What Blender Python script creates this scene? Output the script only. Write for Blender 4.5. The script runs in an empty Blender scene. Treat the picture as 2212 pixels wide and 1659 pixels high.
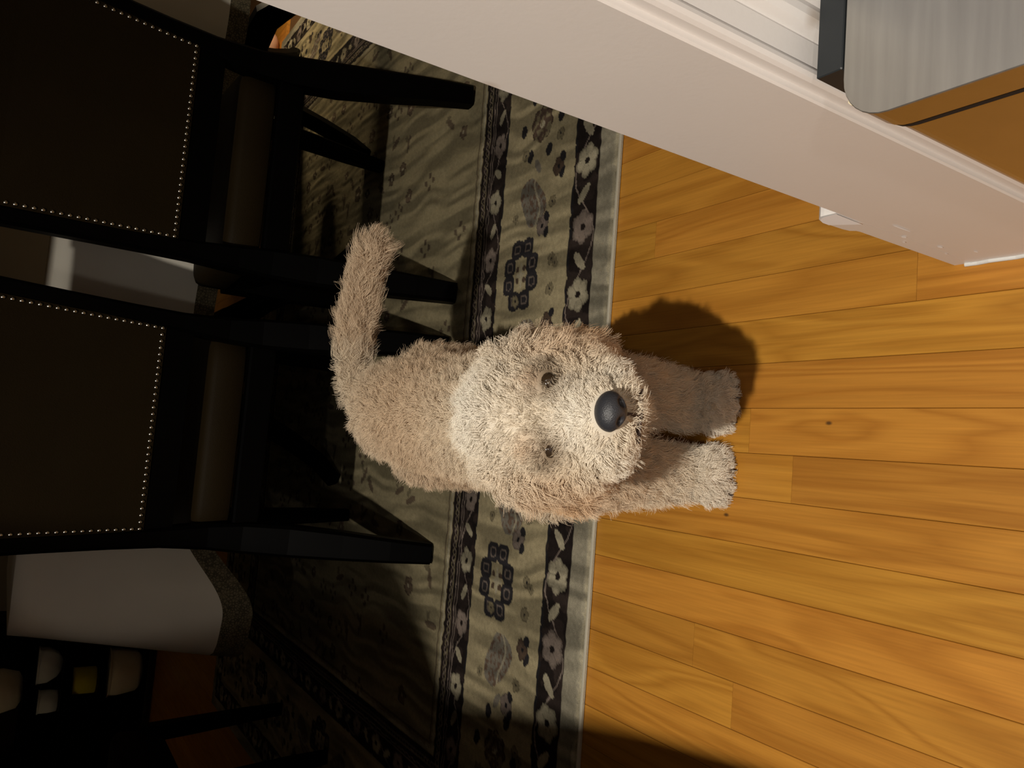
import bpy, bmesh, math, random
import numpy as np
from mathutils import Vector, Matrix
from mathutils.kdtree import KDTree

random.seed(7)
rng = np.random.default_rng(7)
scene = bpy.context.scene
COL = scene.collection

# ------------------------------------------------------------------ camera
cam_d = bpy.data.cameras.new('camera')
cam_d.sensor_fit = 'HORIZONTAL'
cam_d.sensor_width = 36.0
cam_d.lens = 27.667
cam_d.clip_start = 0.01
cam = bpy.data.objects.new('camera', cam_d)
COL.objects.link(cam)
AX = np.array([0.0777, -0.9935, 0.0833])      # world X, Y, Z seen in camera axes (right, down, forward)
AY = np.array([-0.5399, 0.0275, 0.8413])
AZ = np.array([-0.8381, -0.1103, -0.5342])
AY /= np.linalg.norm(AY)
AZ -= AY * (AZ @ AY); AZ /= np.linalg.norm(AZ)
AX = np.cross(AY, AZ)
right = Vector((AX[0], AY[0], AZ[0])); down = Vector((AX[1], AY[1], AZ[1])); fwd = Vector((AX[2], AY[2], AZ[2]))
m = Matrix((right, -down, -fwd)).transposed().to_4x4()
m.translation = (0.0, 0.0, 0.8)
cam.matrix_world = m
scene.camera = cam

# ------------------------------------------------------------------ world, exposure
w = bpy.data.worlds.new('night')
w.use_nodes = True
w.node_tree.nodes['Background'].inputs[0].default_value = (0.010, 0.008, 0.006, 1)
w.node_tree.nodes['Background'].inputs[1].default_value = 0.15
scene.world = w
vs = scene.view_settings
vs.view_transform = 'Standard'
vs.look = 'None'
vs.exposure = 0.0
vs.gamma = 1.0
vs.use_curve_mapping = False

# kitchen downlight: the lamp itself sits in the fixture built below
LX, LY, LZ = -0.50, -0.45, 2.36
ld = bpy.data.lights.new('kitchen_downlight_bulb', 'SPOT')
ld.energy = 248.0
ld.color = (1.0, 0.92, 0.81)
ld.spot_size = math.radians(142)
ld.spot_blend = 1.0
ld.shadow_soft_size = 0.025
lo = bpy.data.objects.new('kitchen_downlight_bulb', ld)
lo.location = (LX, LY, LZ)
lo.rotation_euler = (math.radians(4), 0, 0)
COL.objects.link(lo)
# added dim fill light further back in the kitchen, brightens the tablecloth
K2 = (-0.45, -1.95, 2.36)
l4 = bpy.data.lights.new('kitchen_fill_bulb', 'SPOT'); l4.energy = 36.0; l4.color = (1.0, 0.93, 0.84); l4.spot_size = math.radians(165); l4.spot_blend = .6; l4.shadow_soft_size = .05
l4o = bpy.data.objects.new('kitchen_fill_bulb', l4); l4o.location = K2; COL.objects.link(l4o)

# ------------------------------------------------------------------ helpers
def tag(o, label=None, cat=None, group=None, kind=None):
    if label: o['label'] = label
    if cat: o['category'] = cat
    if group: o['group'] = group
    if kind: o['kind'] = kind
    return o

def empty(name, loc=(0, 0, 0), rz=0.0):
    o = bpy.data.objects.new(name, None)
    o.location = loc
    o.rotation_euler = (0, 0, rz)
    o.empty_display_size = 0.05
    COL.objects.link(o)
    return o

def link(name, me, mat=None, parent=None, loc=None, smooth=False):
    o = bpy.data.objects.new(name, me)
    COL.objects.link(o)
    if mat is not None and not me.materials:
        me.materials.append(mat)
    if parent is not None:
        o.parent = parent
    if loc is not None:
        o.location = loc
    if smooth:
        me.polygons.foreach_set('use_smooth', [True] * len(me.polygons))
    return o

class MB:
    """collects vertices and faces of one mesh"""
    def __init__(s): s.v = []; s.f = []
    def add(s, vs_, fs):
        n = len(s.v); s.v += [tuple(p) for p in vs_]; s.f += [tuple(i + n for i in f) for f in fs]
        return s
    def box(s, x0, x1, y0, y1, z0, z1, ch=0.0):
        if ch <= 0:
            vs_ = [(x, y, z) for z in (z0, z1) for (x, y) in ((x0, y0), (x1, y0), (x1, y1), (x0, y1))]
            return s.add(vs_, [(3, 2, 1, 0), (4, 5, 6, 7), (0, 1, 5, 4), (1, 2, 6, 5), (2, 3, 7, 6), (3, 0, 4, 7)])
        c = ch
        rings = []
        for (z, i) in ((z0, c), (z0 + c, 0), (z1 - c, 0), (z1, c)):
            a0, a1, b0, b1 = x0 + i, x1 - i, y0 + i, y1 - i
            rings.append([(a0 + c, b0, z), (a1 - c, b0, z), (a1, b0 + c, z), (a1, b1 - c, z), (a1 - c, b1, z), (a0 + c, b1, z), (a0, b1 - c, z), (a0, b0 + c, z)])
        return s.loft(rings)
    def loft(s, rings, cap=True, closed=True):
        n = len(rings[0]); vs_ = [p for r in rings for p in r]; fs = []
        for k in range(len(rings) - 1):
            for i in range(n if closed else n - 1):
                j = (i + 1) % n
                fs.append((k * n + i, k * n + j, (k + 1) * n + j, (k + 1) * n + i))
        if cap and closed:
            fs.append(tuple(reversed(range(n))))
            fs.append(tuple((len(rings) - 1) * n + i for i in range(n)))
        return s.add(vs_, fs)
    def bar(s, path, wx, wy, ch=0.004, ref=(1, 0, 0)):
        """rectangular section swept along path; wx width along ref, wy across; numbers or lists"""
        rings = []; n = len(path); P = [Vector(p) for p in path]
        for k in range(n):
            t = (P[min(k + 1, n - 1)] - P[max(k - 1, 0)]).normalized()
            a = Vector(ref); a = (a - t * a.dot(t)).normalized(); b = t.cross(a)
            hx = (wx[k] if isinstance(wx, (list, tuple)) else wx) / 2
            hy = (wy[k] if isinstance(wy, (list, tuple)) else wy) / 2
            c = min(ch, hx * .6, hy * .6)
            pts = [(-hx + c, -hy), (hx - c, -hy), (hx, -hy + c), (hx, hy - c), (hx - c, hy), (-hx + c, hy), (-hx, hy - c), (-hx, -hy + c)]
            rings.append([P[k] + a * p + b * q for p, q in pts])
        return s.loft(rings)
    def lathe(s, prof, n=24, c=(0, 0, 0)):
        rings = [[(c[0] + r * math.cos(2 * math.pi * i / n), c[1] + r * math.sin(2 * math.pi * i / n), c[2] + z) for i in range(n)] for r, z in prof]
        return s.loft(rings)
    def mesh(s, name):
        me = bpy.data.meshes.new(name)
        me.from_pydata(s.v, [], s.f)
        me.update()
        bm = bmesh.new(); bm.from_mesh(me); bmesh.ops.recalc_face_normals(bm, faces=bm.faces); bm.to_mesh(me); bm.free()
        return me
    def build(s, name, mat, parent=None, loc=None, smooth=False):
        o = link(name, s.mesh(name), mat, parent, loc, smooth)
        if smooth == 'auto':
            pass
        return o

# ------------------------------------------------------------------ materials
def new_mat(name):
    mt = bpy.data.materials.new(name); mt.use_nodes = True
    nt = mt.node_tree
    return mt, nt, nt.nodes['Principled BSDF']

def N(nt, typ, **kw):
    n = nt.nodes.new(typ)
    for k, v in kw.items():
        setattr(n, k, v)
    return n

def simple(name, col, rough=.5, spec=.5, metal=0.0, var=0.08, scale=14.0, bump=0.0, bscale=200.0, coat=0.0, stretch=(1, 1, 1)):
    mt, nt, b = new_mat(name)
    tc = N(nt, 'ShaderNodeTexCoord'); mp = N(nt, 'ShaderNodeMapping'); mp.inputs['Scale'].default_value = stretch
    nt.links.new(tc.outputs['Object'], mp.inputs[0])
    no = N(nt, 'ShaderNodeTexNoise'); no.inputs['Scale'].default_value = scale; no.inputs['Detail'].default_value = 6
    nt.links.new(mp.outputs[0], no.inputs['Vector'])
    mx = N(nt, 'ShaderNodeMix', data_type='RGBA')
    mx.inputs[6].default_value = (*[c * (1 - var) for c in col], 1); mx.inputs[7].default_value = (*[min(1, c * (1 + var)) for c in col], 1)
    nt.links.new(no.outputs[0], mx.inputs[0]); nt.links.new(mx.outputs[2], b.inputs['Base Color'])
    b.inputs['Roughness'].default_value = rough; b.inputs['Specular IOR Level'].default_value = spec; b.inputs['Metallic'].default_value = metal
    b.inputs['Coat Weight'].default_value = coat
    if bump > 0:
        n2 = N(nt, 'ShaderNodeTexNoise'); n2.inputs['Scale'].default_value = bscale; n2.inputs['Detail'].default_value = 4
        nt.links.new(mp.outputs[0], n2.inputs['Vector'])
        bp = N(nt, 'ShaderNodeBump'); bp.inputs['Strength'].default_value = bump; bp.inputs['Distance'].default_value = .002
        nt.links.new(n2.outputs[0], bp.inputs['Height']); nt.links.new(bp.outputs[0], b.inputs['Normal'])
    return mt

def wood_floor(name):
    mt, nt, b = new_mat(name)
    L = nt.links.new
    oi = N(nt, 'ShaderNodeObjectInfo'); geo = N(nt, 'ShaderNodeNewGeometry')
    off = N(nt, 'ShaderNodeVectorMath', operation='MULTIPLY_ADD')
    cmb = N(nt, 'ShaderNodeCombineXYZ'); L(oi.outputs['Random'], cmb.inputs[0]); L(oi.outputs['Random'], cmb.inputs[1]); L(oi.outputs['Random'], cmb.inputs[2])
    off.inputs[1].default_value = (17.0, 41.0, 23.0); L(cmb.outputs[0], off.inputs[0]); L(geo.outputs['Position'], off.inputs[2])
    mp = N(nt, 'ShaderNodeMapping'); mp.inputs['Scale'].default_value = (14.0, 1.5, 14.0); L(off.outputs[0], mp.inputs[0])
    n1 = N(nt, 'ShaderNodeTexNoise'); n1.inputs['Scale'].default_value = 1.0; n1.inputs['Detail'].default_value = 2; n1.inputs['Distortion'].default_value = .9; L(mp.outputs[0], n1.inputs['Vector'])
    # rings: contour lines of the stretched noise
    ml = N(nt, 'ShaderNodeMath', operation='MULTIPLY'); ml.inputs[1].default_value = 12.0; L(n1.outputs[0], ml.inputs[0])
    fr = N(nt, 'ShaderNodeMath', operation='PINGPONG'); fr.inputs[1].default_value = 1.0; L(ml.outputs[0], fr.inputs[0])
    mp2 = N(nt, 'ShaderNodeMapping'); mp2.inputs['Scale'].default_value = (420.0, 9.0, 60.0); L(off.outputs[0], mp2.inputs[0])
    n2 = N(nt, 'ShaderNodeTexNoise'); n2.inputs['Scale'].default_value = 1.0; n2.inputs['Detail'].default_value = 5; L(mp2.outputs[0], n2.inputs['Vector'])
    a = N(nt, 'ShaderNodeMix', data_type='RGBA'); a.inputs[6].default_value = (.362, .149, .0182, 1); a.inputs[7].default_value = (.485, .219, .0305, 1)
    rr = N(nt, 'ShaderNodeMath', operation='SMOOTH_MIN'); rr.inputs[1].default_value = .8; rr.inputs[2].default_value = .3; L(fr.outputs[0], rr.inputs[0]); L(rr.outputs[0], a.inputs[0])
    cr = N(nt, 'ShaderNodeMapRange'); cr.inputs[1].default_value = .35; cr.inputs[2].default_value = .7; cr.inputs[3].default_value = .90; cr.inputs[4].default_value = 1.06; L(n2.outputs[0], cr.inputs[0])
    m1 = N(nt, 'ShaderNodeMix', data_type='RGBA', blend_type='MULTIPLY'); m1.inputs[0].default_value = 1.0; L(a.outputs[2], m1.inputs[6]); L(cr.outputs[0], m1.inputs[7])
    hs = N(nt, 'ShaderNodeHueSaturation')
    h1 = N(nt, 'ShaderNodeMapRange'); h1.inputs[3].default_value = .497; h1.inputs[4].default_value = .506; L(oi.outputs['Random'], h1.inputs[0]); L(h1.outputs[0], hs.inputs['Hue'])
    wn = N(nt, 'ShaderNodeTexWhiteNoise', noise_dimensions='1D'); L(oi.outputs['Random'], wn.inputs['W'])
    h2 = N(nt, 'ShaderNodeMapRange'); h2.inputs[3].default_value = .90; h2.inputs[4].default_value = 1.08; L(wn.outputs['Value'], h2.inputs[0]); L(h2.outputs[0], hs.inputs['Value'])
    L(m1.outputs[2], hs.inputs['Color'])
    # small dark knots
    vo = N(nt, 'ShaderNodeTexVoronoi'); vo.inputs['Scale'].default_value = 1.0
    mp3 = N(nt, 'ShaderNodeMapping'); mp3.inputs['Scale'].default_value = (9, 5, 9); L(off.outputs[0], mp3.inputs[0]); L(mp3.outputs[0], vo.inputs['Vector'])
    kn = N(nt, 'ShaderNodeMapRange'); kn.inputs[1].default_value = .010; kn.inputs[2].default_value = .028; L(vo.outputs['Distance'], kn.inputs[0])
    mk = N(nt, 'ShaderNodeMix', data_type='RGBA'); mk.inputs[6].default_value = (.10, .045, .012, 1); L(kn.outputs[0], mk.inputs[0]); L(hs.outputs[0], mk.inputs[7])
    L(mk.outputs[2], b.inputs['Base Color'])
    b.inputs['Roughness'].default_value = .42; b.inputs['Specular IOR Level'].default_value = .35
    b.inputs['Coat Weight'].default_value = .25; b.inputs['Coat Roughness'].default_value = .28
    bp = N(nt, 'ShaderNodeBump'); bp.inputs['Strength'].default_value = .12; bp.inputs['Distance'].default_value = .001; L(n2.outputs[0], bp.inputs['Height']); L(bp.outputs[0], b.inputs['Normal'])
    return mt

def paint(name, col, rough=.35):
    """semi-gloss paint with faint brush marks and scuffs"""
    mt, nt, b = new_mat(name); L = nt.links.new
    geo = N(nt, 'ShaderNodeNewGeometry')
    n1 = N(nt, 'ShaderNodeTexNoise'); n1.inputs['Scale'].default_value = 9; n1.inputs['Detail'].default_value = 5; L(geo.outputs['Position'], n1.inputs['Vector'])
    mx = N(nt, 'ShaderNodeMix', data_type='RGBA'); mx.inputs[6].default_value = (*[c * .95 for c in col], 1); mx.inputs[7].default_value = (*col, 1); L(n1.outputs[0], mx.inputs[0])
    vo = N(nt, 'ShaderNodeTexVoronoi'); vo.inputs['Scale'].default_value = 11; L(geo.outputs['Position'], vo.inputs['Vector'])
    kn = N(nt, 'ShaderNodeMapRange'); kn.inputs[1].default_value = .03; kn.inputs[2].default_value = .10; L(vo.outputs['Distance'], kn.inputs[0])
    mk = N(nt, 'ShaderNodeMix', data_type='RGBA'); mk.inputs[6].default_value = (col[0] * .72, col[1] * .66, col[2] * .6, 1); L(kn.outputs[0], mk.inputs[0]); L(mx.outputs[2], mk.inputs[7])
    L(mk.outputs[2], b.inputs['Base Color']); b.inputs['Roughness'].default_value = rough; b.inputs['Specular IOR Level'].default_value = .4
    n2 = N(nt, 'ShaderNodeTexNoise'); n2.inputs['Scale'].default_value = 260; L(geo.outputs['Position'], n2.inputs['Vector'])
    bp = N(nt, 'ShaderNodeBump'); bp.inputs['Strength'].default_value = .06; bp.inputs['Distance'].default_value = .001; L(n2.outputs[0], bp.inputs['Height']); L(bp.outputs[0], b.inputs['Normal'])
    return mt

M = {}
M['wood'] = wood_floor('honey_oak_boards')
M['subfloor'] = simple('subfloor_dark', (.10, .045, .010), .8)
M['trim'] = paint('white_trim_paint', (.80, .765, .735), .38)
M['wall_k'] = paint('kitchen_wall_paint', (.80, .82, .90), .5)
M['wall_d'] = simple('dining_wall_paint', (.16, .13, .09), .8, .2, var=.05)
M['ceil'] = simple('ceiling_paint', (.55, .53, .50), .9, .1, var=.03)
M['chip'] = simple('bare_plaster_chip', (.95, .96, 1.0), .6, .2, var=.02)
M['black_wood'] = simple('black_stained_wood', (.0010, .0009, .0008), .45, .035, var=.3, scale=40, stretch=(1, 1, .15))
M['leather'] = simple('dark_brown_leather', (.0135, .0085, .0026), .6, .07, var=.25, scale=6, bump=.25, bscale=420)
M['nail'] = simple('antique_brass', (.62, .58, .50), .22, .5, metal=1.0, var=.1)
M['cloth'] = simple('cream_tablecloth', (.72, .68, .58), .75, .3, var=.06, bump=.1, bscale=500)
M['steel'] = simple('brushed_steel', (.46, .455, .44), .30, .5, metal=1.0, var=.06, scale=60, stretch=(30, 1, 1))
M['lid'] = simple('brushed_steel_lid', (.36, .35, .325), .36, .5, metal=.85, var=.22, scale=16, stretch=(.7, 9, 1))
M['black_plastic'] = simple('black_plastic', (.016, .019, .021), .5, .35)
M['rubber'] = simple('black_rubber', (.012, .011, .011), .7, .3)
M['cream'] = simple('cream_fabric', (.80, .70, .50), .9, .1)
M['yellow'] = simple('yellow_fabric', (.75, .63, .05), .9, .1)
M['white_f'] = simple('white_fabric', (.85, .85, .78), .9, .1)
M['pink'] = simple('pink_fabric', (.60, .36, .25), .9, .1)
M['shade_fabric'] = simple('brown_shadow_curtain', (.10, .06, .035), .9, .1)  # for the added curtain that shades the left side

# ------------------------------------------------------------------ the setting
DY0, DY1 = 0.298, 0.413          # the partition between kitchen and dining room
JX = 0.223                        # right-hand face of the opening
LXJ = -0.62                       # left-hand face of the opening

fb = MB(); fb.box(-3.6, 3.0, -2.7, 6.2, -.10, -.013)
floor = tag(fb.build('floor', M['subfloor']), 'honey coloured strip wood floor', None, None, 'structure')

SEAM = [0.306 - .0574 * k for k in range(-26, 36)]
JOINT = {.25: [.471, 1.4], .081: [.685], .022: [.617], -.205: [.76], -.2645: [.69], .3634: [.885], .138: [.02], .194: [1.2], -.034: [-.1], -.0915: [.1], -.147: [1.02]}
def plank(x0, x1, y0, y1):
    g = .0002
    mb = MB(); hx, hy = (x1 - x0) / 2 - g, (y1 - y0) / 2 - g
    c = .0006
    rings = [[(-hx, -hy, -.013), (hx, -hy, -.013), (hx, hy, -.013), (-hx, hy, -.013)], [(-hx, -hy, -c), (hx, -hy, -c), (hx, hy, -c), (-hx, hy, -c)], [(-hx + c, -hy, 0), (hx - c, -hy, 0), (hx - c, hy, 0), (-hx + c, hy, 0)]]
    mb.loft(rings)
    mb.build('plank', M['wood'], floor, ((x0 + x1) / 2, (y0 + y1) / 2, 0))
for k in range(len(SEAM) - 1):
    x1, x0 = SEAM[k], SEAM[k + 1]
    near = -.50 < x0 < .75
    spans = []
    if x1 > -1.04:
        spans.append((-1.0 if near else -.3, 1.06))
        if x1 < 1.9: spans.append((3.22, 5.4))
    else:
        spans.append((.42, 5.4))
    js = None
    for key, val in JOINT.items():
        if abs(key - x1) < .01: js = val
    for (a, b_) in spans:
        cuts = [a]
        if js is not None and a < 0:
            cuts += [y for y in js if a + .05 < y < b_ - .05]
        else:
            y = a + random.uniform(.35, 1.3)
            while y < b_ - .25:
                cuts.append(y); y += random.uniform(.75, 1.5)
        cuts.append(b_)
        for i in range(len(cuts) - 1):
            plank(x0, x1, cuts[i], cuts[i + 1])

def wall(name, x0, x1, y0, y1, z0, z1, mat, label):
    return tag(MB().box(x0, x1, y0, y1, z0, z1).build(name, mat), label, None, None, 'structure')
CZ = 2.44
wall('wall_right', JX + .018, 3.0, DY0, DY1, -.013, CZ, M['wall_k'], 'white wall right of the opening')
wall('wall_left', -3.6, LXJ - .018, DY0, DY1, -.013, CZ, M['wall_k'], 'wall left of the opening')
wall('wall_header', LXJ - .018, JX + .018, DY0, DY1, 2.07, CZ, M['wall_k'], 'wall above the opening')
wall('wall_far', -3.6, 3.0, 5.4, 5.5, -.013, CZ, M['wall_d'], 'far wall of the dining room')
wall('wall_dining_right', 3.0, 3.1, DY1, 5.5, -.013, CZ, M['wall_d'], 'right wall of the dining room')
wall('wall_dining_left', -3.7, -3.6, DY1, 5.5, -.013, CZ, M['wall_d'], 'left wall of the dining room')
wall('wall_kitchen_back', -3.6, 3.0, -2.8, -2.7, -.013, CZ, M['wall_k'], 'back wall of the kitchen')
wall('wall_kitchen_right', 3.0, 3.1, -2.8, DY1, -.013, CZ, M['wall_k'], 'right wall of the kitchen')
wall('wall_kitchen_left', -3.7, -3.6, -2.8, DY1, -.013, CZ, M['wall_k'], 'left wall of the kitchen')
wall('ceiling', -3.7, 3.1, -2.8, 5.5, CZ, CZ + .1, M['ceil'], 'plain ceiling')

# jamb boards lining the opening, casing on the kitchen side, baseboard on the dining side
tag(MB().box(JX, JX + .018, DY0 - .001, DY1 + .001, -.002, 2.07, .0012).build('trim_1', M['trim']), 'white painted jamb board lining the opening', None, None, 'structure')
tag(MB().box(LXJ - .018, LXJ, DY0 - .001, DY1 + .001, -.002, 2.07, .0012).build('trim_2', M['trim']), 'white painted jamb board', None, None, 'structure')
tag(MB().box(LXJ, JX, DY0 - .001, DY1 + .001, 2.05, 2.069, .0012).build('trim_3', M['trim']), 'white painted head board', None, None, 'structure')

def casing(name, x_in, sgn, zt):
    # moulded profile: distance from the opening, thickness in front of the wall
    prof = [(.000, .000), (.000, .0080), (.0012, .0104), (.0035, .0118), (.0060, .0116), (.0082, .0100), (.0092, .0078), (.0100, .0074), (.0240, .0090), (.0250, .0070), (.0268, .0068), (.0280, .0085),
            (.0305, .0125), (.0340, .0148), (.0385, .0152), (.0420, .0138), (.0440, .0110), (.0452, .0150), (.0475, .0172), (.0560, .0172), (.0575, .0155), (.0575, .000)]
    mb = MB()
    mb.loft([[(x_in + sgn * d, DY0 - t, z) for d, t in prof] for z in (-.002, zt)])
    return tag(mb.build(name, M['trim']), 'white moulded casing around the opening', None, None, 'structure')
casing('trim_4', JX + .005, 1, 2.1)
casing('trim_5', LXJ - .005, -1, 2.1)

def baseboard(name, x0, x1, yface, sgn):
    prof = [(0, 0), (.0175, 0), (.0175, .162), (.0185, .166), (.0225, .170), (.0240, .178), (.0245, .196), (.0240, .208), (.0215, .216), (.016, .2215), (.012, .222), (0, .222)]
    mb = MB(); mb.loft([[(x, yface + sgn * t, z) for t, z in prof] for x in (x0, x1)])
    return tag(mb.build(name, M['trim']), 'white baseboard', None, None, 'structure')
bbr = baseboard('baseboard_right', JX + .0005, 2.98, DY1 + .001, 1)
baseboard('baseboard_left', -3.58, LXJ - .001, DY1 + .001, 1)
# worn white spot on the end of the cap and the paint chips below it
pc = MB()
pc.add([(JX - .0008, DY1 + .0008, .2225), (JX - .0008, DY1 + .013, .2222), (JX - .0008, DY1 + .0205, .2175), (JX - .0008, DY1 + .0236, .209), (JX - .0008, DY1 + .0238, .200), (JX - .0008, DY1 + .002, .183)], [(0, 1, 2, 3, 4, 5)])
pc.build('paint_chip', M['chip'], bbr)
for (y, z, a, b_) in ((.398, .150, .0012, .030), (.411, .125, .002, .006), (.405, .075, .0018, .008), (.420, .110, .0012, .004), (.39, .04, .0012, .007), (.413, .05, .001, .005)):
    q = MB(); q.add([(JX - .0007, y + a * math.cos(t) * (1 + .3 * math.sin(3 * t)), z + b_ * math.sin(t) * .5) for t in [i * math.pi / 4 for i in range(8)]], [tuple(range(8))])
    q.build('paint_chip', M['chip'], bbr)

# quarter of loose caulk and dirt where the jamb meets the floor
ck = MB(); ck.bar([(JX - .001, .30 + i * .012, .001 + .001 * (i % 3)) for i in range(11)], .004, .004, .001, ref=(0, 0, 1))
tag(ck.build('trim_6', simple('old_caulk', (.62, .62, .60), .8)), 'bead of old caulk at the foot of the jamb', None, None, 'structure')

# ------------------------------------------------------------------ kitchen ceiling light, and an added fixture for the fill light
for (lx_, ly_, lab) in ((LX, LY, 'round recessed white kitchen ceiling light nearest the opening'), (K2[0], K2[1], 'added unseen recessed fixture for the fill light further from the opening')):
    cl = empty('ceiling_light', (lx_, ly_, CZ)); tag(cl, lab, 'ceiling light', 'recessed kitchen ceiling lights')
    MB().lathe([(.062, -.001), (.095, -.001), (.097, -.006), (.064, -.010)], 32).build('trim_ring', M['ceil'], cl)
    MB().lathe([(.0, -.0005), (.06, -.0005), (.06, -.002), (.0, -.002)], 32).build('reflector', M['steel'], cl)

# ------------------------------------------------------------------ added unseen curtain, its outline shaped to throw the shadow on the left
cu = empty('shadow_curtain', (LXJ, DY0, 0)); tag(cu, 'added unseen brown curtain shaped to shade the left side', 'curtain')
cm = MB(); rows = []
prof = [(.012, -.325), (.30, -.352), (.634, -.394), (.891, -.425), (1.05, -.448), (1.154, -.465), (1.31, -.492), (1.35, -.499), (1.378, -.475), (1.423, -.446), (1.478, -.418), (1.55, -.412), (1.632, -.407), (1.68, -.392), (1.85, -.375), (2.03, -.355)]
for z, xe in prof:
    x0 = LXJ + .004; n = 49; r_ = []
    for i in range(n):
        u = i / (n - 1); amp = .012 + .014 * (xe - x0) / .3
        r_.append((x0 + (xe - x0) * u - LXJ, .052 + amp * math.sin(u * 34 + z * .6) - 0, z))
    rows.append(r_)
cm.loft(rows, cap=False, closed=False)
oc = cm.build('fabric', M['shade_fabric'], cu, smooth=True)
sm = oc.modifiers.new('thickness', 'SOLIDIFY'); sm.thickness = .002
MB().bar([(.0, .02, 1.345), (.06, .012, 1.345), (.126, .02, 1.345), (.126, .088, 1.345), (.06, .095, 1.345), (.0, .088, 1.345)], .004, .035, .001, ref=(0, 1, 0)).build('tie_back', M['leather'], cu)
MB().bar([(-.0, .052, 2.036), (.843, .052, 2.036)], .02, .02, .005, ref=(0, 0, 1)).build('rod', M['black_wood'], cu)

# ------------------------------------------------------------------ rug
RX0, RX1, RY0, RY1 = -1.075, 1.62, 0.98, 3.245
us = np.arange(RX0, RX1 + .001, .0028)
ve = np.concatenate([np.arange(0, .50, .0025), np.arange(.50, RY1 - RY0 + .004, .0065)])
U, V = np.meshgrid(us, ve)
W_, H_ = RX1 - RX0, ve[-1]
dE = np.minimum(np.minimum(V, H_ - V), np.minimum(U - RX0, RX1 - U))          # distance from the rug's edge
side = (np.minimum(U - RX0, RX1 - U) < np.minimum(V, H_ - V))                  # in the left or right border
A_ = np.where(side, V + .98, U)                                                # coordinate along the border
def noise2(a, b, s, seed):
    r2 = np.random.default_rng(seed); g = r2.random((64, 64))
    x = a / s; y = b / s; xi = np.floor(x).astype(int); yi = np.floor(y).astype(int); fx = x - xi; fy = y - yi
    fx = fx * fx * (3 - 2 * fx); fy = fy * fy * (3 - 2 * fy)
    G = lambda i, j: g[i % 64, j % 64]
    return (G(xi, yi) * (1 - fx) + G(xi + 1, yi) * fx) * (1 - fy) + (G(xi, yi + 1) * (1 - fx) + G(xi + 1, yi + 1) * fx) * fy
CREAM = np.array([.258, .218, .130]); TAN = np.array([.215, .195, .142]); DARK = np.array([.0115, .0082, .0072]); BLACK = np.array([.012, .011, .012])
TAUPE = np.array([.145, .115, .095]); OLIVE = np.array([.15, .125, .075]); GREY = np.array([.135, .12, .095]); LIGHT = np.array([.275, .245, .170]); BROWN = np.array([.06, .04, .028])
C = np.empty(U.shape + (3,)); C[:] = np.array([.195, .166, .098])
def put(mask, col, k=1.0):
    global C
    C = np.where(mask[..., None], C * (1 - k) + col * k, C)
wob = .0022 * (noise2(A_, dE, .008, 3) - .5)
d = dE + wob
put(d < .455, CREAM)
put((d >= .455) & (d < .462), LIGHT); put((d >= .468) & (d < .474), BROWN, .7)
put(d < .046, TAN); put(d < .008, LIGHT)
put((d >= .046) & (d < .116), DARK)
put((d >= .112) & (d < .118), BLACK)
put((d >= .352) & (d < .452), DARK)
put((d >= .352) & (d < .357), BLACK)
put(((d >= .046) & (d < .116) | (d >= .352) & (d < .452)) & (noise2(A_, dE, .02, 9) > .55), np.array([.022, .0155, .013]))
# thin guard lines and the beaded chain in the inner band
for dd in (.408, .416):
    put(np.abs(d - dd) < .0014, TAUPE)
put(np.abs(d - .434 - .006 * np.sin(A_ * 2 * math.pi / .026)) < .0018, TAUPE)
put(np.abs(d - .434 + .006 * np.sin(A_ * 2 * math.pi / .026)) < .0018, OLIVE, .8)
put(np.abs(d - .428) < .001, OLIVE, .8)
CELL = .06
def index_cells():
    global CELLS, FA, FD
    FA, FD = A_.ravel(), dE.ravel()
    ka = np.floor(FA / CELL).astype(int) + 100; kd_ = np.floor(FD / CELL).astype(int) + 100
    key = ka * 1000 + kd_; order = np.argsort(key, kind='stable'); ks = key[order]
    st = np.flatnonzero(np.r_[True, ks[1:] != ks[:-1]]); en = np.r_[st[1:], len(ks)]
    CELLS = {int(ks[a]): order[a:b] for a, b in zip(st, en)}
def near(a0, d0, r):
    i0, i1 = int(math.floor((a0 - r) / CELL)) + 100, int(math.floor((a0 + r) / CELL)) + 100
    j0, j1 = int(math.floor((d0 - r) / CELL)) + 100, int(math.floor((d0 + r) / CELL)) + 100
    L_ = [CELLS[i * 1000 + j] for i in range(i0, i1 + 1) for j in range(j0, j1 + 1) if i * 1000 + j in CELLS]
    return np.concatenate(L_) if L_ else np.zeros(0, int)
def lput(ix, mk, col, k=1.0):
    q = ix[mk]; CF = C.reshape(-1, 3); CF[q] = CF[q] * (1 - k) + col * k
def flower(a0, d0, r, col, eye=DARK, petals=6, ph=0.3, sq=1.0, k=1.0):
    ix = near(a0, d0, r * 1.1); x = FA[ix] - a0; y = (FD[ix] - d0) * sq
    rr = np.hypot(x, y); th = np.arctan2(y, x)
    R = r * (.82 + .20 * np.abs(np.cos(petals / 2 * (th + ph))))
    mk = rr < R
    lput(ix, mk, col, k)
    lput(ix, mk & (rr > R * .86), col * .55, .8); lput(ix, mk & (np.abs(np.sin(petals / 2 * (th + ph + math.pi / petals))) < .10) & (rr > r * .3), col * .5, .7)
    lput(ix, rr < r * .22, eye)
def ellipse(a0, d0, ra, rd, ang, col, k=1.0):
    ix = near(a0, d0, max(ra, rd)); x = FA[ix] - a0; y = FD[ix] - d0; c, s_ = math.cos(ang), math.sin(ang)
    p = (x * c + y * s_) / ra; q = (-x * s_ + y * c) / rd
    lput(ix, p * p + q * q < 1, col, k)
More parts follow.
